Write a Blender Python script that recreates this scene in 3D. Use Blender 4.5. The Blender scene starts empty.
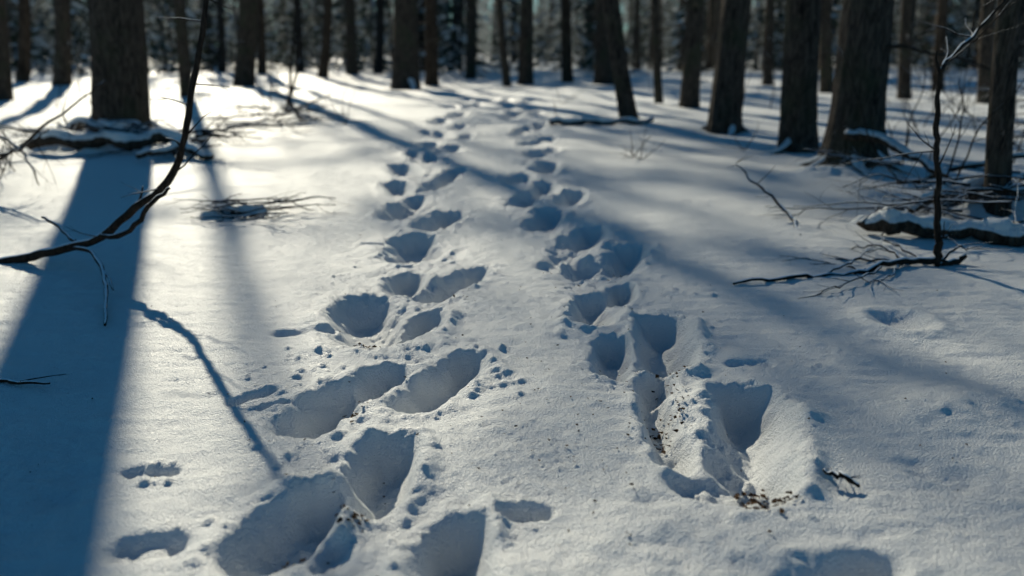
import bpy, bmesh, math, random
import numpy as np
from mathutils import Vector, Matrix, Quaternion
random.seed(11)

# ------------------------------------------------------------------ camera survey
H_CAM = 1.1
PITCH = math.radians(16.8)
LENS = 28.0
F = LENS / 36.0 * 1024
SP, CP = math.sin(PITCH), math.cos(PITCH)

def G(u, v):
    """ground position (metres) and range of a surveyed point"""
    a = (u - 512) / F; b = (288 - v) / F
    t = H_CAM / (SP - b * CP)
    return a * t, t * (CP + b * SP), t

def Q(u, v, Y):
    a = (u - 512) / F; b = (288 - v) / F
    t = Y / (CP + b * SP)
    return Vector((a * t, Y, H_CAM + t * (-SP + b * CP)))

# ------------------------------------------------------------------ noise
def vnoise(x, y, seed):
    xi = np.floor(x).astype(np.int64); yi = np.floor(y).astype(np.int64)
    fx = x - xi; fy = y - yi
    fx = fx * fx * fx * (fx * (fx * 6 - 15) + 10); fy = fy * fy * fy * (fy * (fy * 6 - 15) + 10)
    def h(i, j):
        n = (i * 374761393 + j * 668265263 + seed * 1274126177) & 0xffffffff
        n = ((n ^ (n >> 13)) * 1103515245) & 0xffffffff
        n = (n ^ (n >> 16)) & 0xffff
        return n / 32767.5 - 1.0
    a = h(xi, yi); b = h(xi + 1, yi); c = h(xi, yi + 1); d = h(xi + 1, yi + 1)
    return (a * (1 - fx) + b * fx) * (1 - fy) + (c * (1 - fx) + d * fx) * fy

def fbm(x, y, freq, octv, seed, gain=0.5):
    s = 0; amp = 1.0
    for o in range(octv):
        s = s + amp * vnoise(x * freq + 17.3 * o, y * freq - 9.1 * o, seed + o * 7)
        freq *= 2.03; amp *= gain
    return s

def base_h(x, y):
    r = np.sqrt(x * x + y * y)
    far = np.clip((r - 7) / 25, 0, 1)
    return 0.022 * fbm(x, y, 0.55, 2, 3) + far * 0.16 * fbm(x, y, 0.13, 3, 9) + np.clip((r-3)/6,0,1)*0.035 * fbm(x, y, 0.5, 2, 31)

def gh(x, y):
    return float(base_h(np.array([x], float), np.array([y], float))[0])

# ------------------------------------------------------------------ footprints (u1,v1,u2,v2,width,depth)
PR = [
 (262,548,318,500,90,.15),(368,492,386,448,70,.14),(452,590,457,530,80,.14),(508,516,542,516,30,.045),
 (325,560,335,545,44,.06),(303,418,345,388,66,.14),(362,388,392,366,48,.12),(412,398,466,358,60,.13),
 (374,332,366,302,78,.14),(408,330,430,312,42,.11),(280,328,330,327,22,.03),(403,284,409,270,40,.12),
 (430,290,476,267,44,.13),(410,250,414,236,54,.14),(366,241,380,241,14,.03),(430,224,452,212,36,.13),
 (394,216,406,204,34,.12),(410,206,416,196,26,.10),(402,192,396,182,30,.12),(424,190,460,170,26,.12),
 (408,174,400,166,30,.12),(424,163,432,155,28,.12),(444,152,452,145,30,.12),(424,148,430,142,26,.12),
 (446,134,440,128,24,.12),(462,136,468,130,16,.09),(436,122,442,117,22,.12),(452,117,462,112,20,.12),(446,108,452,105,20,.12),
 (468,106,478,102,20,.12),(486,100,494,97,18,.12),(460,100,466,98,16,.12),(416,158,412,152,18,.10),(456,126,462,122,16,.10),(430,132,426,128,16,.10),
 (235,398,272,388,22,.04),(262,404,285,400,16,.03),(130,466,170,466,28,.028),
 (790,592,880,566,60,.06),(752,466,748,394,76,.15),(676,458,652,398,40,.11),(610,366,612,336,44,.12),
 (666,356,660,318,58,.14),(652,392,660,372,38,.11),(592,316,594,296,44,.13),(614,298,624,284,30,.12),
 (578,268,588,256,36,.11),(584,238,592,226,40,.13),(614,264,632,246,44,.14),(540,224,552,208,36,.13),
 (566,200,574,192,28,.12),(518,204,530,194,30,.12),(546,192,544,182,28,.12),(516,182,522,176,28,.12),
 (544,172,550,163,26,.12),(532,158,538,152,26,.12),(548,154,552,148,20,.10),(526,144,534,138,24,.12),(544,140,548,134,20,.12),
 (520,130,528,124,21,.12),(536,128,540,122,17,.12),(510,118,516,112,20,.12),(524,112,530,108,18,.12),
 (504,108,510,104,18,.12),(520,102,528,99,18,.12),(534,116,538,113,14,.1),(500,100,508,97,16,.12),
 (565,316,575,312,14,.02),
]
SH = [
 (700,486,765,488,66,.045),(560,262,572,238,40,.04),(340,470,420,500,120,.02),(380,400,440,370,110,.015),
 (730,395,690,460,60,.03),(640,340,650,380,90,.02),(395,300,430,250,90,.02),(590,280,610,250,70,.02),
 (120,545,170,540,50,.025),(735,360,765,360,22,.02),(80,470,60,490,60,.015),(920,470,960,480,50,.015),
]
BM = [
 (808,418,810,494,36,.024),(704,440,710,400,26,.020),(785,510,740,522,22,.014),(925,415,978,400,80,.035),
 (390,410,370,430,28,.02),(405,512,420,470,26,.02),(480,350,505,372,16,.016),(318,480,345,462,18,.02),
 (500,385,520,380,10,.012),(310,350,330,300,24,.018),(440,340,455,310,18,.016),(630,310,634,350,14,.02),
 (644,262,650,250,14,.015),(700,320,698,370,18,.02),(600,244,612,238,12,.02),(350,500,340,540,14,.025),
 (500,540,490,500,16,.015),(560,330,575,300,14,.012),
 (40,152,75,154,18,.12),(95,157,125,154,22,.18),(160,158,200,156,16,.12),(60,142,150,144,26,.14),(205,218,262,212,14,.06),(860,224,1010,240,16,.05),(975,214,1020,216,30,.08),
 (810,178,880,176,34,.07),
]
def axis(lo, d0, d1, hi, st, g):
    mid = list(np.arange(d0, d1, st))
    up = []; p = mid[-1]; s = st
    while p < hi:
        s *= g; p += s; up.append(p)
    dn = []; p = mid[0]; s = st
    while p > lo:
        s *= g; p -= s; dn.append(p)
    return np.array(dn[::-1] + mid + up)
X = axis(-350, -2.3, 2.3, 350, 0.0085, 1.027)
Y1 = axis(-40, 1.05, 4.2, 1.06, 0.0082, 1.06)
Y1 = Y1[Y1 < 4.2]
yu = []; p = Y1[-1]; s = 0.0082
while p < 500:
    s *= 1.0085; p += s; yu.append(p)
Y = np.concatenate([Y1, np.array(yu)])
NX, NY = len(X), len(Y)
GX, GY = np.meshgrid(X, Y)
Z = base_h(GX, GY)
hole = np.zeros_like(Z); rim = np.zeros_like(Z); soft = np.zeros_like(Z); edge = np.zeros_like(Z)
def window(x0, x1, y0, y1):
    return (slice(max(np.searchsorted(Y, y0) - 1, 0), np.searchsorted(Y, y1) + 1),
            slice(max(np.searchsorted(X, x0) - 1, 0), np.searchsorted(X, x1) + 1))
def sstep(a, b, x):
    t = np.clip((x - a) / (b - a), 0, 1); return t * t * (3 - 2 * t)
def seg(u1, v1, u2, v2, w, grow):
    ax, ay, at = G(u1, v1); bx, by, bt = G(u2, v2)
    r = w / 2 * (at + bt) / 2 / F
    R = r * grow
    sl = window(min(ax, bx) - R, max(ax, bx) + R, min(ay, by) - R, max(ay, by) + R)
    x = GX[sl]; y = GY[sl]
    dx, dy = bx - ax, by - ay
    L2 = dx * dx + dy * dy + 1e-9
    t = np.clip(((x - ax) * dx + (y - ay) * dy) / L2, 0, 1)
    d = np.sqrt((x - ax - t * dx) ** 2 + (y - ay - t * dy) ** 2)
    return sl, x, y, t, d, r
for k, (u1, v1, u2, v2, w, dep) in enumerate(PR):
    sl, x, y, t, d, r = seg(u1, v1, u2, v2, w, 2.4)
    dep *= .80
    rr = r * (1.08 - 0.24 * np.abs(t - .35))
    q = d / rr
    q = q + 0.16 * fbm(x, y, 7, 2, 40 + k) + 0.04 * fbm(x, y, 28, 3, 80 + k)
    prof = 1 - sstep(0.12, 1.12, q)
    floor = 1 + 0.12 * fbm(x, y, 12, 3, 120 + k) + .15 * (t - .5)
    hh = dep * prof * floor
    hole[sl] = np.maximum(hole[sl], hh)
    rn = 0.45 + 0.9 * np.clip(fbm(x, y, 8, 3, 200 + k), -.4, 1)
    rm = min(dep, .10) * 0.14 * np.exp(-((q - 1.32) / 0.28) ** 2) * rn
    rim[sl] = np.maximum(rim[sl], rm)
    edge[sl] = np.maximum(edge[sl], np.exp(-((q - 1.10) / 0.3) ** 2) * min(1, dep / .08))
for k, (u1, v1, u2, v2, w, dep) in enumerate(SH):
    sl, x, y, t, d, r = seg(u1, v1, u2, v2, w, 2.2)
    q = d / r + 0.2 * fbm(x, y, 7, 3, 300 + k)
    soft[sl] -= dep * (1 - sstep(0.35, 1.25, q)) * (1 + .35 * fbm(x, y, 18, 3, 330 + k))
for k, (u1, v1, u2, v2, w, dep) in enumerate(BM):
    sl, x, y, t, d, r = seg(u1, v1, u2, v2, w, 3.2)
    q = d / r + 0.12 * fbm(x, y, 6, 2, 400 + k)
    soft[sl] += dep * np.exp(-(np.clip(q, 0, 9)) ** 2 * 1.1) * (1 + .2 * fbm(x, y, 14, 2, 430 + k))
cx, cy, ct = G(902, 317)
sl = window(cx - .6, cx + .6, cy - .7, cy + .7)
q = np.sqrt((GX[sl] - cx) ** 2 + ((GY[sl] - cy) * .9) ** 2) / .13
soft[sl] += .020 * np.exp(-((q - 1.15) / .35) ** 2) - .035 * np.exp(-(q / .7) ** 2)
clods = []
def scat(u0, u1, v0, v1, n, s0, s1):
    for _ in range(n):
        a, b, t = G(random.uniform(u0, u1), random.uniform(v0, v1)); clods.append((a, b, s0 + (s1 - s0) * random.random() ** 1.6))
scat(470, 520, 340, 395, 30, .008, .024); scat(285, 345, 345, 385, 24, .008, .022); scat(215, 280, 360, 420, 16, .008, .02)
scat(480, 560, 395, 540, 40, .005, .014); scat(120, 175, 455, 480, 16, .01, .02); scat(800, 850, 345, 375, 4, .012, .02)
scat(560, 600, 250, 330, 20, .006, .014); scat(330, 460, 230, 300, 34, .006, .018); scat(250, 350, 430, 520, 26, .008, .018)
scat(680, 820, 370, 530, 50, .006, .018); scat(0, 1024, 200, 570, 260, .003, .010); scat(480, 560, 170, 260, 30, .008, .018)
scat(380, 480, 120, 230, 60, .012, .035); scat(500, 570, 100, 230, 60, .012, .035); scat(590, 720, 280, 400, 40, .005, .016)
for (u1, v1, u2, v2, w, dep) in PR:
    if dep < .09: continue
    ax, ay, at = G((u1 + u2) / 2, (v1 + v2) / 2); r = w / 2 * at / F
    for _ in range(9):
        an = random.uniform(0, 6.28); q = r * random.uniform(1.25, 2.4); clods.append((ax + math.cos(an) * q, ay + math.sin(an) * q * 1.5, .004 + .014 * random.random() ** 2.2))
for (a, b, s) in clods:
    sl = window(a - 3 * s, a + 3 * s, b - 3 * s, b + 3 * s)
    if GX[sl].size == 0: continue
    an = random.uniform(0, 3.14); e = random.uniform(.55, 1); X_ = GX[sl] - a; Y_ = GY[sl] - b
    q = np.sqrt((X_ * math.cos(an) + Y_ * math.sin(an)) ** 2 + ((-X_ * math.sin(an) + Y_ * math.cos(an)) / e) ** 2) / s
    soft[sl] += s * .55 * (1 - sstep(.3, 1.3, q + .2 * fbm(GX[sl], GY[sl], 50, 1, 5)))
near = np.exp(-np.clip(np.sqrt(GX ** 2 + GY ** 2) - 4, 0, 99) / 8)
tx1 = np.interp(GY, [1.2, 2.6, 5, 10, 25], [-.35, -.38, -.55, -.75, -.8]); tx2 = np.interp(GY, [1.2, 2.6, 5, 10, 25], [.55, .45, .35, .2, 0])
trail = np.exp(-((GX - tx1) / .36) ** 2) + np.exp(-((GX - tx2) / .33) ** 2)
trail *= (GY > .2)
rough = 0.0050 * fbm(GX, GY, 6, 3, 55) + 0.0020 * fbm(GX, GY, 28, 2, 66)
wind = 0.0032 * fbm(GX * .55, GY * 2.1, 10, 3, 71) * (1 - np.clip(trail, 0, 1) * .5)
tr = trail * (-.012 + .012 * fbm(GX, GY, 5, 3, 91) + .0040 * fbm(GX, GY, 22, 2, 93))
rs = np.random.RandomState(5)
rad_ = np.sqrt(GX ** 2 + GY ** 2)
grain = rs.normal(0, 1, Z.shape) * 0.0011 * np.exp(-np.clip(rad_ - 2, 0, 99) / 5) * (.6 + .5 * np.clip(fbm(GX, GY, 3, 2, 150), -.8, 1))
Z = Z + soft + rim + (rough + wind) * near + tr + edge * 0.0045 * fbm(GX, GY, 38, 2, 77) - hole + grain
Z += hole / .15 * 0.006 * fbm(GX, GY, 26, 2, 78)

co = np.empty((NX * NY, 3), np.float32)
co[:, 0] = GX.ravel(); co[:, 1] = GY.ravel(); co[:, 2] = Z.ravel()
idx = np.arange(NX * NY).reshape(NY, NX)
quads = np.stack([idx[:-1, :-1], idx[:-1, 1:], idx[1:, 1:], idx[1:, :-1]], -1).reshape(-1, 4)
me = bpy.data.meshes.new("snow_ground")
me.vertices.add(len(co)); me.vertices.foreach_set("co", co.ravel())
nf = len(quads)
me.loops.add(nf * 4); me.loops.foreach_set("vertex_index", quads.ravel().astype(np.int32))
me.polygons.add(nf); me.polygons.foreach_set("loop_start", (np.arange(nf) * 4).astype(np.int32))
me.polygons.foreach_set("loop_total", np.full(nf, 4, np.int32))
me.polygons.foreach_set("use_smooth", np.ones(nf, bool))
me.update(calc_edges=True)
ground = bpy.data.objects.new("snow_ground", me)
bpy.context.scene.collection.objects.link(ground)

def surf(x, y):
    i = min(max(np.searchsorted(X, x), 0), NX - 1); j = min(max(np.searchsorted(Y, y), 0), NY - 1)
    return float(Z[j, i])

# ------------------------------------------------------------------ materials
def newmat(name):
    m = bpy.data.materials.new(name); m.use_nodes = True
    nt = m.node_tree; b = nt.nodes["Principled BSDF"]
    return m, nt, b
def N(nt, t, **kw):
    n = nt.nodes.new(t)
    for k, v in kw.items(): n.inputs[k].default_value = v
    return n
def ramp(nt, fac, stops):
    r = nt.nodes.new("ShaderNodeValToRGB"); e = r.color_ramp.elements
    e[0].position, e[0].color = stops[0][0], (*stops[0][1], 1)
    e[1].position, e[1].color = stops[1][0], (*stops[1][1], 1)
    for s in stops[2:]:
        x = e.new(s[0]); x.color = (*s[1], 1)
    nt.links.new(fac, r.inputs[0]); return r

m_snow, nt, b = newmat("snow")
tc = nt.nodes.new("ShaderNodeTexCoord")
b.inputs["Base Color"].default_value = (.89, .915, .915, 1)
b.inputs["Roughness"].default_value = .45
b.inputs["Specular IOR Level"].default_value = .3
n2 = N(nt, "ShaderNodeTexNoise", Scale=130.0, Detail=2.5, Roughness=.85); nt.links.new(tc.outputs["Object"], n2.inputs["Vector"])
b1 = N(nt, "ShaderNodeBump", Strength=1.0, Distance=.013); nt.links.new(n2.outputs[0], b1.inputs["Height"])
nt.links.new(b1.outputs[0], b.inputs["Normal"])
me.materials.append(m_snow)

def barkmat(name, c0, c1, snow=0.0, sc=9.0, thr=.45, moss=False, bump=True):
    m, nt, b = newmat(name)
    tc = nt.nodes.new("ShaderNodeTexCoord")
    mp = nt.nodes.new("ShaderNodeMapping"); mp.inputs["Scale"].default_value = (1, 1, .22)
    nt.links.new(tc.outputs["Object"], mp.inputs[0])
    a = N(nt, "ShaderNodeTexNoise", Scale=sc * 2.2, Detail=4.0, Roughness=.62); nt.links.new(mp.outputs[0], a.inputs["Vector"])
    if bump:
        v = N(nt, "ShaderNodeTexVoronoi", Scale=sc * 2.4); v.feature = 'DISTANCE_TO_EDGE'
        mixv = nt.nodes.new("ShaderNodeMixRGB"); mixv.inputs[0].default_value = .12
        nt.links.new(mp.outputs[0], mixv.inputs[1]); nt.links.new(a.outputs["Color"], mixv.inputs[2]); nt.links.new(mixv.outputs[0], v.inputs["Vector"])
        mul = nt.nodes.new("ShaderNodeMath"); mul.operation = 'MULTIPLY_ADD'; mul.inputs[1].default_value = 1.2
        nt.links.new(v.outputs["Distance"], mul.inputs[0]); nt.links.new(a.outputs[0], mul.inputs[2])
        hgt = mul.outputs[0]
    else: hgt = a.outputs[0]
    r = ramp(nt, hgt, [(.38, c0), (.80, c1)])
    col = r.outputs[0]
    if moss:
        g = N(nt, "ShaderNodeTexNoise", Scale=2.2, Detail=3.0); nt.links.new(tc.outputs["Object"], g.inputs["Vector"])
        gr = ramp(nt, g.outputs[0], [(.5, (0, 0, 0)), (.66, (.6, .6, .6))])
        mx = nt.nodes.new("ShaderNodeMixRGB"); nt.links.new(gr.outputs[0], mx.inputs[0]); nt.links.new(col, mx.inputs[1]); mx.inputs[2].default_value = (.045, .052, .03, 1)
        col = mx.outputs[0]
    if snow > 0:
        ge = nt.nodes.new("ShaderNodeNewGeometry"); sx = nt.nodes.new("ShaderNodeSeparateXYZ"); nt.links.new(ge.outputs["Normal"], sx.inputs[0])
        sn = N(nt, "ShaderNodeTexNoise", Scale=9.0, Detail=3.0); nt.links.new(tc.outputs["Object"], sn.inputs["Vector"])
        ad = nt.nodes.new("ShaderNodeMath"); ad.operation = 'MULTIPLY_ADD'; ad.inputs[1].default_value = snow
        nt.links.new(sn.outputs[0], ad.inputs[0]); nt.links.new(sx.outputs[2], ad.inputs[2])
        sr = ramp(nt, ad.outputs[0], [(thr + snow * .5, (0, 0, 0)), (min(1, thr + snow * .5 + .12), (1, 1, 1))])
        mx = nt.nodes.new("ShaderNodeMixRGB"); nt.links.new(sr.outputs[0], mx.inputs[0]); nt.links.new(col, mx.inputs[1]); mx.inputs[2].default_value = (.78, .82, .85, 1)
        col = mx.outputs[0]
    nt.links.new(col, b.inputs["Base Color"]); b.inputs["Roughness"].default_value = .9
    b.inputs["Specular IOR Level"].default_value = .15
    if bump:
        bp = N(nt, "ShaderNodeBump", Strength=.9, Distance=.03); nt.links.new(hgt, bp.inputs["Height"]); nt.links.new(bp.outputs[0], b.inputs["Normal"])
    return m
m_bark = barkmat("bark", (.010, .008, .007), (.085, .068, .054), moss=True)
m_barkfar = barkmat("bark_reddish", (.025, .018, .013), (.11, .08, .058), sc=6, bump=False)
m_barkfar2 = barkmat("bark_grey", (.016, .014, .013), (.07, .062, .055), sc=6, bump=False)
m_twig = barkmat("twig_bark", (.012, .009, .007), (.055, .04, .03), snow=.5, sc=30, thr=.72, bump=False)
m_log = barkmat("log_bark", (.02, .014, .010), (.09, .066, .048), snow=.8, sc=10, thr=.22)
def leafmat(name, sc, stops):
    m, nt, b = newmat(name)
    tc = nt.nodes.new("ShaderNodeTexCoord"); a = N(nt, "ShaderNodeTexNoise", Scale=sc, Detail=2.0); nt.links.new(tc.outputs["Object"], a.inputs["Vector"])
    r = ramp(nt, a.outputs[0], stops); nt.links.new(r.outputs[0], b.inputs["Base Color"]); b.inputs["Roughness"].default_value = .85
    b.inputs["Specular IOR Level"].default_value = .1
    return m
m_need = leafmat("needles", .8, [(.3, (.018, .028, .018)), (.55, (.04, .056, .036)), (.72, (.10, .11, .095))])
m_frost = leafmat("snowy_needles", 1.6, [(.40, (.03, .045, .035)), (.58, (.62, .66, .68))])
m_hoar_haze = leafmat("frost_haze_treeline", .25, [(.38, (.05, .06, .055)), (.62, (.28, .31, .31))])  # snow-laden foliage, its pale grey also painting distance haze into the colour
m_leaf = leafmat("dead_leaf", 40, [(.35, (.02, .012, .007)), (.65, (.10, .055, .028))])

# ------------------------------------------------------------------ mesh accumulator
class M:
    def __init__(s): s.v = []; s.f = []; s.m = []
    def tube(s, pts, rad, seg=8, mat=0, cap=True, rough=0.0):
        n = len(pts); base = len(s.v)
        up = Vector((0, 0, 1)); prev = None
        for i, p in enumerate(pts):
            t = (pts[min(i + 1, n - 1)] - pts[max(i - 1, 0)])
            if t.length < 1e-9: t = up
            t = t.normalized()
            if prev is None:
                a = t.orthogonal().normalized()
            else:
                a = prev - t * prev.dot(t)
                a = a.normalized() if a.length > 1e-6 else t.orthogonal().normalized()
            prev = a; c = t.cross(a)
            for k in range(seg):
                an = 2 * math.pi * k / seg
                rr = rad[i] * (1 + (random.uniform(-rough, rough) if rough else 0))
                s.v.append(p + a * (math.cos(an) * rr) + c * (math.sin(an) * rr))
        for i in range(n - 1):
            for k in range(seg):
                s.f.append((base + i * seg + k, base + i * seg + (k + 1) % seg, base + (i + 1) * seg + (k + 1) % seg, base + (i + 1) * seg + k)); s.m.append(mat)
        if cap:
            s.f.append(tuple(base + k for k in range(seg))[::-1]); s.m.append(mat)
            s.f.append(tuple(base + (n - 1) * seg + k for k in range(seg))); s.m.append(mat)
    def tri(s, c, d, w, L, mat):
        e = d.cross(Vector((random.gauss(0, 1), random.gauss(0, 1), random.gauss(0, 1))))
        if e.length < 1e-6: return
        e = e.normalized() * w; b = len(s.v)
        s.v += [c - e * .5, c + e * .5, c + d * L + e * .18, c + d * L - e * .18]
        s.f.append((b, b + 1, b + 2, b + 3)); s.m.append(mat)
    def obj(s, name, mats, smooth=True):
        me = bpy.data.meshes.new(name); me.from_pydata([tuple(v) for v in s.v], [], s.f)
        for m in mats: me.materials.append(m)
        me.polygons.foreach_set("material_index", s.m)
        me.polygons.foreach_set("use_smooth", [smooth] * len(s.f)); me.update()
        o = bpy.data.objects.new(name, me); bpy.context.scene.collection.objects.link(o); return o

def spline(P, R, n):
    P = [Vector(p) for p in P]
    out = []; ro = []
    K = len(P) - 1
    for i in range(n + 1):
        g = i / n * K; k = min(int(g), K - 1); t = g - k
        p0 = P[max(k - 1, 0)]; p1 = P[k]; p2 = P[k + 1]; p3 = P[min(k + 2, K)]
        out.append(.5 * ((2 * p1) + (p2 - p0) * t + (2 * p0 - 5 * p1 + 4 * p2 - p3) * t * t + (3 * p1 - p0 - 3 * p2 + p3) * t ** 3))
        ro.append(R[k] * (1 - t) + R[k + 1] * t)
    return out, ro
def rv(s=1.0): return Vector((random.gauss(0, s), random.gauss(0, s), random.gauss(0, s)))
def grow(m, p, d, L, r, depth, mat=0, flat=None, kids=(3, 5), wob=.13, seg=5, tip=.3, foliage=None, ang=(.5, 1.0)):
    d = d.normalized(); n = max(4, min(10, int(L / .06))); pts = [p.copy()]; rad = [r]
    dd = d.copy()
    for i in range(n):
        dd = (dd + rv(wob)).normalized()
        if flat is not None: dd.z = dd.z * flat; dd.normalize()
        q = pts[-1] + dd * (L / n)
        if flat is not None:
            g = surf(q.x, q.y) + r * .6
            if q.z < g: q.z = g
        pts.append(q); rad.append(r * (1 - (1 - tip) * (i + 1) / n))
    m.tube(pts, rad, seg, mat, cap=(depth > 1))
    if depth > 0:
        for _ in range(random.randint(*kids)):
            k = random.randint(max(1, n // 5), n - 1)
            t = (pts[k + 1] - pts[k]).normalized()
            ax = t.cross(rv()).normalized()
            nd = Quaternion(ax, random.uniform(*ang)) @ t
            grow(m, pts[k], nd, L * random.uniform(.32, .6), rad[k] * .55, depth - 1, mat, flat, kids, wob, max(3, seg - 1), tip, foliage, ang)
    if foliage is not None and depth <= 1:
        fm, fw, fl, fn = foliage
        for _ in range(fn):
            k = random.randint(1, n); m.tri(pts[k] + rv(.05), (rv() + dd).normalized(), fw * random.uniform(.5, 1.2), fl * random.uniform(.5, 1.3), fm)

# ------------------------------------------------------------------ trees
def pine(x, y, r, H, lean=(0, 0), flare=.2, seg=40, roots=0, name="pine_tree", mat=None, stubs=6, bend=0.0, fol=4):
    m = M(); z0 = gh(x, y) - .12
    hs = [0, .05, .1, .15, .2, .26, .33, .42, .52, .65, .8, 1.0, 1.25, 1.55, 1.9, 2.3, 2.8, 3.4, 4.1, 5]
    while hs[-1] < H - 1.5: hs.append(hs[-1] + 1.2)
    hs.append(H)
    ph = random.uniform(0, 6.28); nl = random.choice([4, 5, 5, 6])
    cen = []
    ph2 = random.uniform(0, 6.28)
    for h in hs:
        t = min(h / H, 1.0); hl = 4 * (1 - math.exp(-h / 4))
        c = Vector((x + lean[0] * hl + bend * math.sin(h * .5 + ph2) * .1 * min(1, h), y + lean[1] * hl + bend * math.cos(h * .37 + ph2) * .1 * min(1, h), z0 + h)); cen.append(c)
        rr = r * (1 - t) ** .95 * (.98 - .10 * (1 - math.exp(-h / 3))) + .012
        fl = math.exp(-h / (r * .9 + .06))
        for k in range(seg):
            a = 2 * math.pi * k / seg
            lob = max(0.0, .5 + .5 * math.cos(nl * a + ph + .4 * math.sin(2 * a)))
            q = rr * (1 + flare * fl * (.35 + 1.3 * lob ** 1.5))
            q *= 1 + .05 * math.sin(3 * a + h * .7 + ph) + (.03 * math.sin(11 * a + 1.7 * math.sin(h * 3)) + .025 * random.uniform(-1, 1) if seg > 20 else 0)
            m.v.append(c + Vector((math.cos(a) * q, math.sin(a) * q, 0)))
    for i in range(len(hs) - 1):
        for k in range(seg):
            m.f.append((i * seg + k, i * seg + (k + 1) % seg, (i + 1) * seg + (k + 1) % seg, (i + 1) * seg + k)); m.m.append(0)
    def at(h):
        for i in range(len(hs) - 1):
            if hs[i + 1] >= h:
                t = (h - hs[i]) / (hs[i + 1] - hs[i]); return cen[i].lerp(cen[i + 1], t)
        return cen[-1]
    for k in range(roots):
        a = random.uniform(0, 6.28) if roots < 5 else 2 * math.pi * (k + random.uniform(-.25, .25)) / roots
        L = r * random.uniform(1.8, 3.0); P = []; R = []
        for i in range(5):
            t = i / 4; aa = a + .35 * math.sin(t * 2 + k)
            P.append((x + math.cos(aa) * (r * .45 + L * t), y + math.sin(aa) * (r * .45 + L * t), z0 + .12 + r * (.95 * (1 - t) ** 2.0) - .03 * t)); R.append(r * .32 * (1 - t * .75))
        pp, rr = spline(P, R, 14); m.tube(pp, rr, 10, 2, rough=.06)
    for _ in range(stubs):
        h = random.uniform(1.2, H * .55); a = random.uniform(0, 6.28)
        grow(m, at(h), Vector((math.cos(a), math.sin(a), random.uniform(-.2, .35))), random.uniform(.4, 1.5) + r, .012 + r * .03, 1, 0, kids=(1, 4), wob=.1)
    nL = int(H * 1.5)
    for k in range(nL):
        h = H * (.56 + .42 * k / nL); a = k * 2.4 + random.uniform(-.4, .4); L = (H - h) * .25 + .6
        grow(m, at(h), Vector((math.cos(a), math.sin(a), random.uniform(-.05, .45))), L * random.uniform(.7, 1.2), .02 + .005 * L, 1, 0, kids=(3, 5), wob=.1, seg=4, foliage=(1, .09 + .01 * fol, .22, fol))
    return m.obj(name, [mat or m_bark, m_need, m_log])

def tree(u, v, w, H, topu=None, **kw):
    x, y, t = G(u, v); r = w / 2 * t / F
    lx = 0
    if topu is not None:
        top = Q(topu, 0, y); z = top.z; lx = (top.x - x) / (4 * (1 - math.exp(-z / 4)))
    return pine(x, y, r, H, lean=(lx, kw.pop('ly', 0)), **kw)
tree(120, 138, 52, 19, 116, seg=56, roots=5, flare=.15)
tree(186, 96, 12, 18, 179, seg=16)
tree(242, 84, 20, 19, 247, seg=24, fol=5)
tree(262, 77, 9, 19, 260, seg=14, mat=m_barkfar, fol=3)
tree(222, 75, 8, 20, 220, seg=14, mat=m_barkfar2, fol=3)
tree(300, 74, 9, 20, 297, seg=14, mat=m_barkfar2, fol=4)
tree(352, 77, 11, 20, 349, seg=14, fol=4)
tree(378, 74, 9, 20, 380, seg=14, mat=m_barkfar2, fol=4)
tree(470, 76, 10, 20, 472, seg=14, fol=5)
tree(568, 79, 11, 19, 566, seg=14, mat=m_barkfar, fol=5)
tree(406, 86, 27, 20, 406, seg=28, roots=2)
tree(432, 84, 13, 19, 431, seg=20, mat=m_barkfar)
tree(606, 83, 22, 20, 606, seg=24)
tree(631, 120, 17, 17, 612, seg=28)
tree(690, 108, 18, 18, 696, seg=28)
tree(724, 131, 30, 19, 736, seg=40, roots=3)
tree(799, 150, 34, 19, 804, seg=44, roots=3)
tree(852, 172, 48, 20, 868, seg=56, roots=7, flare=.6)
tree(998, 217, 21, 10, 1014, seg=36, flare=.12, bend=.2)
tree(526, 82, 15, 19, 527, seg=20); tree(508, 84, 8, 15, 500, seg=12)
tree(322, 79, 10, 18, 328, seg=14, mat=m_barkfar)
tree(62, 88, 16, 18, 62, seg=18); tree(22, 84, 12, 17, 24, seg=16, mat=m_barkfar)
tree(4, 100, 14, 16, -2, seg=20)
tree(660, 104, 8, 15, 655, seg=14); tree(905, 96, 12, 17, 908, seg=16); tree(938, 88, 11, 17, 944, seg=14, mat=m_barkfar)
tree(828, 90, 13, 18, 826, seg=16); tree(985, 104, 13, 17, 989, seg=16); tree(768, 84, 10, 18, 771, seg=14)
tree(-90, 115, 40, 18, -98, seg=24); tree(-210, 92, 24, 18, -212, seg=20); tree(1120, 150, 40, 18, 1140, seg=24); tree(1200, 105, 26, 18, 1215, seg=20)

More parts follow.
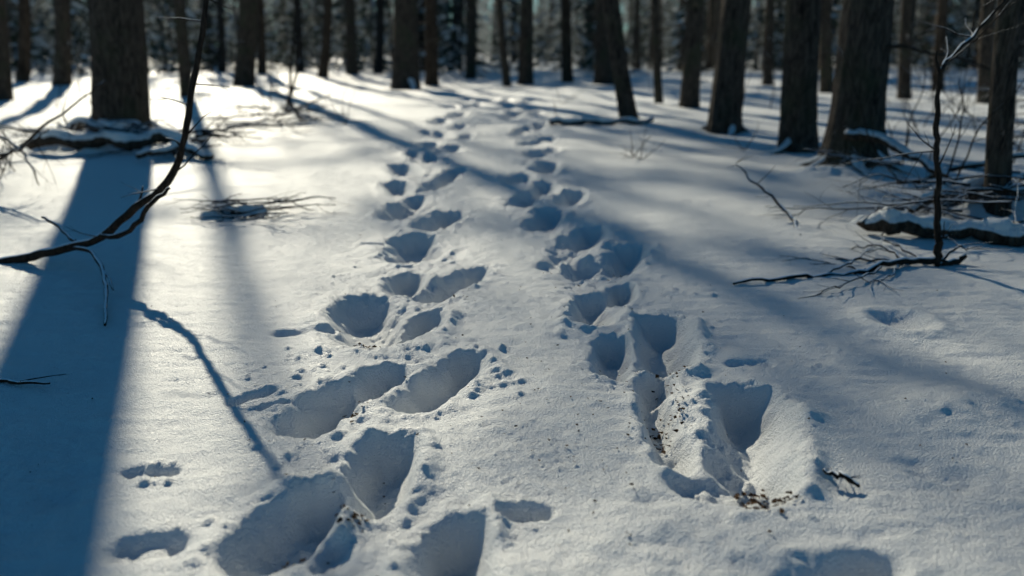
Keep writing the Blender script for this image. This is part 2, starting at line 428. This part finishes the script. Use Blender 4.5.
# ------------------------------------------------------------------ distant forest mass
m = M()
clus = [(random.uniform(-1, 1), random.uniform(38, 115)) for _ in range(60)]
for i in range(500):
    if random.random() < .6:
        cxx, cyy = random.choice(clus); y = cyy + random.gauss(0, 3); x = cxx * (cyy * .95 + 8) + random.gauss(0, 2.2)
    else:
        y = 38 + 82 * random.random() ** .85; x = random.uniform(-1.0, 1.0) * (y * .95 + 8)
    if -40 < math.degrees(math.atan2(x, y)) < -8 and y < 48: y += 14
    r = random.choice([.05, .07, .1, .14, .18, .24, .3]) * random.uniform(.8, 1.2); H = random.uniform(14, 20)
    z = gh(x, y) - .1; lx = random.gauss(0, .035)
    m.tube([Vector((x + lx * h, y, z + h)) for h in (0, .4, 2, 6, 12, H)], [r * 1.4, r * 1.05, r, r * .8, r * .5, .03], 7, 0 if random.random() < .6 else 2, cap=False)
    for k in range(4):
        h = random.uniform(.8, 6); a = random.uniform(0, 6.28)
        grow(m, Vector((x + lx * h, y, z + h)), Vector((math.cos(a), math.sin(a), random.uniform(-.3, .3))), random.uniform(.6, 1.8), .02, 0, 0, wob=.1, seg=3)
    for k in range(34):
        h = random.uniform(.5, 1.0) * H; a = random.uniform(0, 6.28); q = random.random() ** .5 * ((H - h) * .3 + .5)
        m.tri(Vector((x + lx * h + math.cos(a) * q, y + math.sin(a) * q, z + h)), Vector((math.cos(a), math.sin(a), random.uniform(-.5, .2))), random.uniform(.3, .7), random.uniform(.5, 1.1), 1)
m.obj("distant_forest", [m_barkfar2, m_need, m_barkfar])
m = M()
for i in range(430):
    y = random.uniform(33, 110); x = random.uniform(-1, 1) * (y * .95 + 8); H = random.uniform(1.5, 9) ; z = gh(x, y)
    m.tube([Vector((x, y, z)), Vector((x, y, z + H))], [.05, .01], 4, 0)
    for k in range(int(60 + H * 30)):
        t = random.random() ** 1.3; a = random.uniform(0, 6.28); q = (1 - t) * H * .24 * random.uniform(.35, 1)
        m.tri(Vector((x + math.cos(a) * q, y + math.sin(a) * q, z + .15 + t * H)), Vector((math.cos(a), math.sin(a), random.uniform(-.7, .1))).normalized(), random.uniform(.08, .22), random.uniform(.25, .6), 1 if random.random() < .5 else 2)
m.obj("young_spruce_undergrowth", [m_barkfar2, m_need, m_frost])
m = M()
for i in range(580):
    a = random.uniform(-1.15, 1.15); d = random.uniform(125, 165); x = d * math.sin(a); y = d * math.cos(a); H = random.uniform(6, 14); z = gh(x, y)
    m.tube([Vector((x, y, z)), Vector((x, y, z + H))], [.22, .03], 5, 0)
    for k in range(40):
        t = random.random() ** 1.1; b_ = random.uniform(0, 6.28); q = (1 - t * .9) * 2.7 * random.uniform(.2, 1)
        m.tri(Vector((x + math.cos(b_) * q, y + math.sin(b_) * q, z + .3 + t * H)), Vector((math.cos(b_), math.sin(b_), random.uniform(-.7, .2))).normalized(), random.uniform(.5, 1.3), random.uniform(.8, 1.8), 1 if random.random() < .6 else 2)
m.obj("distant_treeline", [m_barkfar2, m_hoar_haze, m_need])
m = M()
for i in range(140):
    y = random.uniform(14, 42); s = random.choice([-1, 1, 1]); x = s * random.uniform(.16, .95) * y
    if s < 0: x = -random.uniform(.25, .9) * y
    grow(m, Vector((x, y, gh(x, y) - .03)), Vector((random.gauss(0, .25), random.gauss(0, .25), 1)), random.uniform(.5, 2.2), random.uniform(.006, .014), 2, 0, kids=(2, 4), wob=.1, seg=4)
m.obj("bare_undergrowth", [m_twig])

# morning mist lying between the far trunks
bm = bmesh.new(); bmesh.ops.create_cube(bm, size=1)
for v in bm.verts: v.co = Vector((v.co.x * 420, v.co.y * 150 + 111, v.co.z * 11 + 4.5))
mm = bpy.data.meshes.new("forest_mist"); bm.to_mesh(mm); bm.free()
mo = bpy.data.objects.new("forest_mist", mm); bpy.context.scene.collection.objects.link(mo)
mv = bpy.data.materials.new("mist"); mv.use_nodes = True; nt = mv.node_tree; nt.nodes.clear()
out = nt.nodes.new("ShaderNodeOutputMaterial"); vs_ = nt.nodes.new("ShaderNodeVolumeScatter")
vs_.inputs["Color"].default_value = (.86, .97, 1.0, 1); vs_.inputs["Density"].default_value = .0032; vs_.inputs["Anisotropy"].default_value = .25
nt.links.new(vs_.outputs[0], out.inputs["Volume"]); mm.materials.append(mv)

# ------------------------------------------------------------------ arching branch on the left
def path(m, pts, rad, n=24, seg=10, mat=0, rough=.05, jig=.0):
    pp, rr = spline(pts, rad, n)
    pp = [p + rv(jig) for p in pp]
    rr = [q * (1 + random.uniform(-.1, .14)) for q in rr]
    m.tube(pp, rr, seg, mat, rough=rough); return pp
m = M()
pl = path(m, [Q(-150, 283, 4.0), Q(-60, 272, 4.08), Q(0, 263, 4.12), Q(50, 252, 4.1), Q(98, 238, 4.05), Q(135, 208, 4.0), Q(168, 182, 4.0), Q(183, 145, 3.98), Q(190, 100, 4.0), Q(199, 50, 4.05), Q(207, 0, 4.1), Q(222, -70, 4.2)],
     [.032, .03, .026, .022, .021, .018, .018, .016, .015, .014, .013, .009], 46, 12, jig=.0035)
path(m, [Q(42, 217, 4.3), Q(60, 228, 4.25), Q(76, 243, 4.12)], [.006, .009, .013], 10, 7, jig=.004)
path(m, [Q(60, 250, 4.1), Q(88, 250, 4.0), Q(101, 266, 3.8), Q(106, 292, 3.5), Q(105, 326, 3.12)], [.014, .012, .010, .009, .005], 20, 7, jig=.005)
path(m, [Q(101, 266, 3.8), Q(112, 284, 3.6), Q(114, 290, 3.55)], [.007, .005, .003], 6, 5, jig=.003)
path(m, [Q(100, 238, 4.05), Q(128, 232, 3.95), Q(150, 205, 3.9), Q(170, 188, 3.9)], [.014, .013, .011, .008], 14, 7, jig=.004)
path(m, [Q(136, 208, 4.0), Q(141, 196, 4.02), Q(143, 186, 4.05)], [.008, .006, .003], 6, 5)
path(m, [Q(183, 150, 4.0), Q(176, 141, 4.0), Q(166, 138, 4.05)], [.007, .005, .003], 6, 5)
for k in range(9):
    i = random.randint(14, 44); grow(m, pl[i], Vector((random.choice([-1, 1]), random.gauss(0, .5), random.uniform(-.3, .9))), random.uniform(.08, .3), .005, 1, 0, kids=(0, 2), seg=5)
m.obj("arching_branch", [m_twig])
m = M()
path(m, [Q(-30, 378, 2.6), Q(0, 380, 2.55), Q(25, 382, 2.53), Q(50, 383, 2.5)], [.010, .009, .007, .004], 12, 6, jig=.004)
grow(m, Q(20, 381, 2.53), Vector((1, .5, .1)), .14, .004, 1, 0, flat=.3, kids=(1, 2))
m.obj("fallen_twig", [m_twig])

m = M()
for (a, b, c) in [((-30, 185, 6.3), (40, 130, 6.2), (104, 82, 6.2)), ((-20, 160, 6.3), (20, 150, 6.1), (48, 128, 6.0)), ((-30, 120, 6.4), (20, 150, 6.2), (38, 184, 6.0))]:
    pp = path(m, [Q(*a), Q(*b), Q(*c)], [.014, .010, .004], 14, 6, jig=.008)
    for k in range(5): grow(m, random.choice(pp), rv(), random.uniform(.15, .5), .004, 1, 0, kids=(1, 3))
for k in range(16):
    x, y, t = G(random.uniform(-60, 40), random.uniform(165, 190)); grow(m, Vector((x, y, 0)), Vector((random.gauss(0, .6), random.gauss(0, .4), .8)), random.uniform(.3, .8), .007, 2, 0, kids=(2, 3))
m.obj("bare_shrub", [m_twig])

def brush(u0, u1, v0, v1, n, L, r, name, lift=.1):
    m = M()
    for k in range(n):
        x, y, t = G(random.uniform(u0, u1), random.uniform(v0, v1)); a = random.uniform(-.5, .5) + random.choice([0, math.pi])
        grow(m, Vector((x, y, surf(x, y) + .015 + random.random() * lift)), Vector((math.cos(a), math.sin(a) * .6, random.uniform(-.05, .25))), random.uniform(.5, 1) * L, r * random.uniform(.6, 1.2), 2, 0, flat=.75, kids=(2, 4))
    return m.obj(name, [m_twig])
brush(205, 285, 212, 224, 16, .55, .009, "brush_pile", .08)
brush(245, 300, 122, 134, 14, 1.0, .016, "brush_pile", .3)
brush(30, 210, 146, 160, 26, .8, .018, "brush_pile", .25)
brush(890, 1040, 185, 238, 26, .9, .013, "brush_pile", .22)
brush(960, 1060, 120, 175, 16, 1.4, .012, "brush_pile", .6)
m = M()
for (u, v, tu, tv) in [(290, 108, 297, -10), (284, 112, 300, 40), (274, 118, 330, 95), (300, 120, 270, 90)]:
    x, y, t = G(u, v); a = Vector((x, y, 0)); b_ = Q(tu, tv, y); pp = path(m, [a, a.lerp(b_, .5) + rv(.06), b_], [.035 if tv < 0 else .02, .022, .008], 16, 7, jig=.01)
    for k in range(6): grow(m, random.choice(pp), rv(), random.uniform(.3, .9), .008, 1, 0, kids=(1, 3))
m.obj("bare_sapling", [m_twig])

def log(name, P, R, n=34, wob=.02):
    m = M(); pp, rr = spline(P, R, n)
    w1, w2 = random.uniform(0, 6), random.uniform(0, 6)
    pp = [p + Vector((0, math.sin(i * .45 + w1) * wob, math.sin(i * .6 + w2) * wob * .8)) + rv(.005) for i, p in enumerate(pp)]
    rr = [r_ * (1 + .12 * math.sin(i * .8 + w2) + random.uniform(-.05, .05)) for i, r_ in enumerate(rr)]
    m.tube(pp, rr, 16, 0, rough=.08)
    i = 1
    while i < n - 4:
        L = random.randint(5, 12); j = min(i + L, n - 1); k = j - i + 1
        if k > 3:
            hh = random.uniform(.42, .62)
            P2 = []; R2 = []
            for q in range(k):
                e = max(0.02, math.sin(math.pi * q / (k - 1))) ** .45
                P2.append(pp[i + q] + Vector((random.uniform(-.01, .01), random.uniform(-.01, .01), rr[i + q] * hh * (.6 + .5 * e)))); R2.append(rr[i + q] * .86 * e * random.uniform(.85, 1.12))
            m.tube(P2, R2, 12, 1, rough=.10)
        i = j + random.choice([0, 0, 1, 2])
    for k in range(6): grow(m, random.choice(pp), rv(), random.uniform(.2, .5), R[0] * .14, 1, 0, kids=(1, 2))
    return m.obj(name, [m_log, m_snow])
def gz(u, v, dz):
    x, y, t = G(u, v); return Vector((x, y, gh(x, y) + dz))
log("fallen_log", [gz(862, 232, .08), gz(900, 235, .08), gz(960, 237, .05), gz(1030, 244, .07), gz(1120, 247, .08)], [.045, .065, .06, .075, .08])
log("fallen_log", [gz(910, 222, .10), gz(960, 214, .16), gz(1020, 212, .14), gz(1090, 205, .10)], [.03, .05, .05, .05], wob=.03)
log("fallen_log", [gz(28, 156, .10), gz(75, 157, .15), gz(120, 159, .12), gz(165, 158, .16), gz(212, 163, .06)], [.05, .09, .07, .08, .035], wob=.04)
log("fallen_log", [gz(60, 146, .20), gz(110, 150, .22), gz(150, 146, .15), gz(190, 152, .10)], [.04, .07, .06, .03], wob=.05)
log("fallen_log", [gz(140, 166, .05), gz(180, 160, .12), gz(208, 150, .12)], [.03, .045, .03], wob=.03, n=20)
x, y, t = G(600, 125)
log("fallen_log", [Vector((x - .75, y, .05)), Vector((x, y - .1, .06)), Vector((x + .8, y + .1, .05))], [.05, .05, .03])
m = M()
p8 = G(851, 170)
path(m, [Q(845, 134, p8[1] - .35), Q(880, 138, 7.0), Q(920, 160, 6.5), Q(965, 185, 6.0), Q(1015, 205, 5.6)], [.05, .045, .035, .03, .02], 26, 10, jig=.008)
path(m, [Q(905, 195, 6.6), Q(940, 172, 6.4), Q(1000, 160, 6.2), Q(1060, 150, 6)], [.03, .03, .025, .02], 20, 8, jig=.01)
path(m, [Q(925, 215, 5.5), Q(960, 200, 5.6), Q(1010, 190, 5.7), Q(1050, 192, 5.8)], [.02, .028, .028, .03], 20, 8, jig=.01)
path(m, [Q(880, 200, 6.3), Q(910, 188, 6.3), Q(960, 188, 6.2)], [.03, .03, .02], 12, 8, jig=.008)
m.obj("fallen_branch", [m_log])

m = M()
pp = path(m, [Q(733, 283, 3.74), Q(770, 279, 3.82), Q(820, 276, 3.92), Q(865, 270, 4.0), Q(905, 260, 4.1), Q(945, 262, 4.12), Q(966, 256, 4.15)], [.006, .010, .013, .015, .018, .024, .014], 32, 9, jig=.005)
for (a, b_, c, r0) in [((820, 276, 3.92), (850, 262, 4.05), (872, 248, 4.25), .008), ((905, 262, 4.1), (870, 258, 4.2), (812, 262, 4.25), .010), ((865, 270, 4.0), (838, 266, 4.15), (806, 268, 4.2), .007),
                       ((905, 262, 4.1), (880, 247, 4.35), (848, 250, 4.45), .009), ((880, 268, 4.0), (850, 282, 3.75), (822, 292, 3.6), .006), ((930, 262, 4.1), (905, 250, 4.3), (880, 236, 4.6), .009),
                       ((940, 262, 4.1), (958, 246, 4.15), (968, 250, 4.1), .010), ((900, 262, 4.1), (890, 275, 3.9), (868, 283, 3.76), .006)]:
    q = path(m, [Q(*a), Q(*b_), Q(*c)], [r0, r0 * .8, r0 * .35], 12, 6, jig=.005)
    for k in range(4): grow(m, random.choice(q[3:]), (q[-1] - q[0]).normalized() + rv(.4), random.uniform(.08, .25), .0035, 1, 0, flat=.7, kids=(0, 2), seg=4)
m.obj("fallen_branch", [m_twig])
m = M()
pp = path(m, [Q(939, 266, 4.1), Q(937, 230, 4.1), Q(938, 180, 4.1), Q(936, 130, 4.12), Q(940, 70, 4.15)], [.022, .016, .015, .013, .011], 34, 10, jig=.004)
q = path(m, [Q(940, 72, 4.15), Q(950, 58, 4.2), Q(972, 35, 4.3), Q(1002, 2, 4.4), Q(1020, -30, 4.4)], [.012, .010, .009, .007, .005], 16, 7, jig=.004)
path(m, [Q(940, 72, 4.15), Q(936, 60, 4.15), Q(937, 50, 4.15)], [.012, .008, .004], 6, 7)
for k in range(10): grow(m, random.choice(pp[6:] + q), Vector((random.gauss(0, 1), random.gauss(0, .6), random.uniform(-.1, .8))), random.uniform(.15, .6), .005, 1, 0, kids=(1, 3))
m.obj("bare_sapling", [m_twig])
m = M()
for k in range(20):
    u = random.uniform(890, 1080); v = random.uniform(110, 215); x, y, t = G(u, v)
    grow(m, Vector((x, y, 0)), Vector((random.gauss(0, .45), random.gauss(0, .3), 1)), random.uniform(.5, 1.5), .009, 2, 0, kids=(2, 4))
m.obj("bare_shrub", [m_twig])
m = M()
pp = path(m, [Q(736, 163, 5.6), Q(752, 182, 5.45), Q(775, 200, 5.35), Q(790, 218, 5.2), Q(801, 236, 4.75)], [.004, .008, .010, .011, .010], 20, 7, jig=.008)
for k in range(7): grow(m, random.choice(pp[:15]), Vector((random.gauss(0, 1), 0, random.uniform(-.3, .8))), random.uniform(.08, .2), .0035, 0, 0)
m.obj("fallen_twig", [m_twig])
m = M()
for (u, v, s) in [(640, 160, .35), (632, 158, .3), (560, 104, .6), (345, 125, .6), (745, 150, .4)]:
    x, y, t = G(u, v)
    for k in range(3): grow(m, Vector((x, y, 0)), Vector((random.gauss(0, .9), random.gauss(0, .3), .7)), s, .006, 1, 0, kids=(2, 3))
m.obj("bare_shrub", [m_twig])
m = M()
x0, y0, _ = G(822, 482); x1, y1, _ = G(858, 494)
path(m, [Vector((x0, y0, surf(x0, y0) + .012)), Vector(((x0 + x1) / 2, (y0 + y1) / 2, surf(x1, y1) + .03)), Vector((x1, y1, surf(x1, y1) + .012))], [.004, .009, .005], 10, 7, jig=.003)
for k in range(5): grow(m, Vector(((x0 + x1) / 2, (y0 + y1) / 2, surf(x1, y1) + .025)), Vector((random.gauss(0, 1), random.gauss(0, 1), .2)), .05, .003, 0, 0)
m.obj("fallen_twig", [m_twig])

# ------------------------------------------------------------------ litter: leaf and bark scraps
m = M()
def litter(u0, u1, v0, v1, n, s):
    for _ in range(n):
        x, y, t = G(random.gauss((u0 + u1) / 2, (u1 - u0) / 4), random.gauss((v0 + v1) / 2, (v1 - v0) / 4)); z = surf(x, y) + .004; b = len(m.v); L = s * random.uniform(.5, 1.5); a = random.uniform(0, 6.28)
        k = random.choice([4, 5, 6]); el = random.uniform(.25, .7)
        for i in range(k):
            an = 6.283 * i / k; q = L * random.uniform(.6, 1.1); px, py = math.cos(an) * q, math.sin(an) * q * el
            m.v.append(Vector((x + px * math.cos(a) - py * math.sin(a), y + px * math.sin(a) + py * math.cos(a), z + random.uniform(-.1, .6) * L + .001)))
        m.f.append(tuple(range(b, b + k))); m.m.append(0)
litter(735, 790, 480, 508, 50, .012); litter(745, 770, 462, 485, 24, .016); litter(640, 690, 395, 440, 50, .010); litter(655, 690, 355, 385, 30, .009)
litter(335, 365, 505, 535, 26, .011); litter(355, 385, 338, 350, 20, .012); litter(260, 300, 550, 572, 24, .010); litter(340, 370, 395, 420, 16, .010); litter(730, 800, 490, 520, 24, .008)
litter(540, 620, 340, 520, 26, .006); litter(500, 560, 240, 460, 24, .006); litter(0, 1024, 180, 560, 150, .0055); litter(590, 700, 290, 520, 50, .006); litter(580, 640, 235, 290, 20, .009)
litter(530, 560, 262, 268, 3, .018); litter(410, 480, 280, 300, 10, .010)
m.obj("leaf_litter", [m_leaf], smooth=False)

# ------------------------------------------------------------------ light
AZ = math.radians(-21.6); EL = math.radians(27.5)
sd = Vector((math.sin(AZ) * math.cos(EL), math.cos(AZ) * math.cos(EL), math.sin(EL)))
L = bpy.data.lights.new("sun", 'SUN'); L.energy = 5.0; L.angle = math.radians(.8); L.color = (1, .92, .73)
so = bpy.data.objects.new("sun", L); so.rotation_euler = sd.to_track_quat('Z', 'Y').to_euler(); so.location = sd * 50
bpy.context.scene.collection.objects.link(so)
w = bpy.data.worlds.new("World"); bpy.context.scene.world = w; w.use_nodes = True
nt = w.node_tree; bg = nt.nodes["Background"]
sk = nt.nodes.new("ShaderNodeTexSky"); sk.sky_type = 'NISHITA'; sk.sun_disc = False; sk.sun_elevation = EL; sk.sun_rotation = AZ
sk.air_density = 1.0; sk.dust_density = .3; sk.ozone_density = 2.0
mx = nt.nodes.new("ShaderNodeMixRGB"); mx.blend_type = 'MULTIPLY'; mx.inputs[0].default_value = 1; mx.inputs[2].default_value = (.30, .90, 1.18, 1)
nt.links.new(sk.outputs[0], mx.inputs[1]); nt.links.new(mx.outputs[0], bg.inputs[0]); bg.inputs[1].default_value = .05

# ------------------------------------------------------------------ camera
c = bpy.data.cameras.new("camera"); c.lens = LENS; c.sensor_width = 36; c.clip_end = 1500; c.clip_start = .05
c.dof.use_dof = True; c.dof.focus_distance = 2.8; c.dof.aperture_fstop = 1.3
co_ = bpy.data.objects.new("camera", c); co_.location = (0, 0, H_CAM); co_.rotation_euler = (math.radians(90) - PITCH, 0, 0)
bpy.context.scene.collection.objects.link(co_); bpy.context.scene.camera = co_
vs = bpy.context.scene.view_settings; vs.view_transform = 'Standard'; vs.look = 'None'; vs.exposure = 0
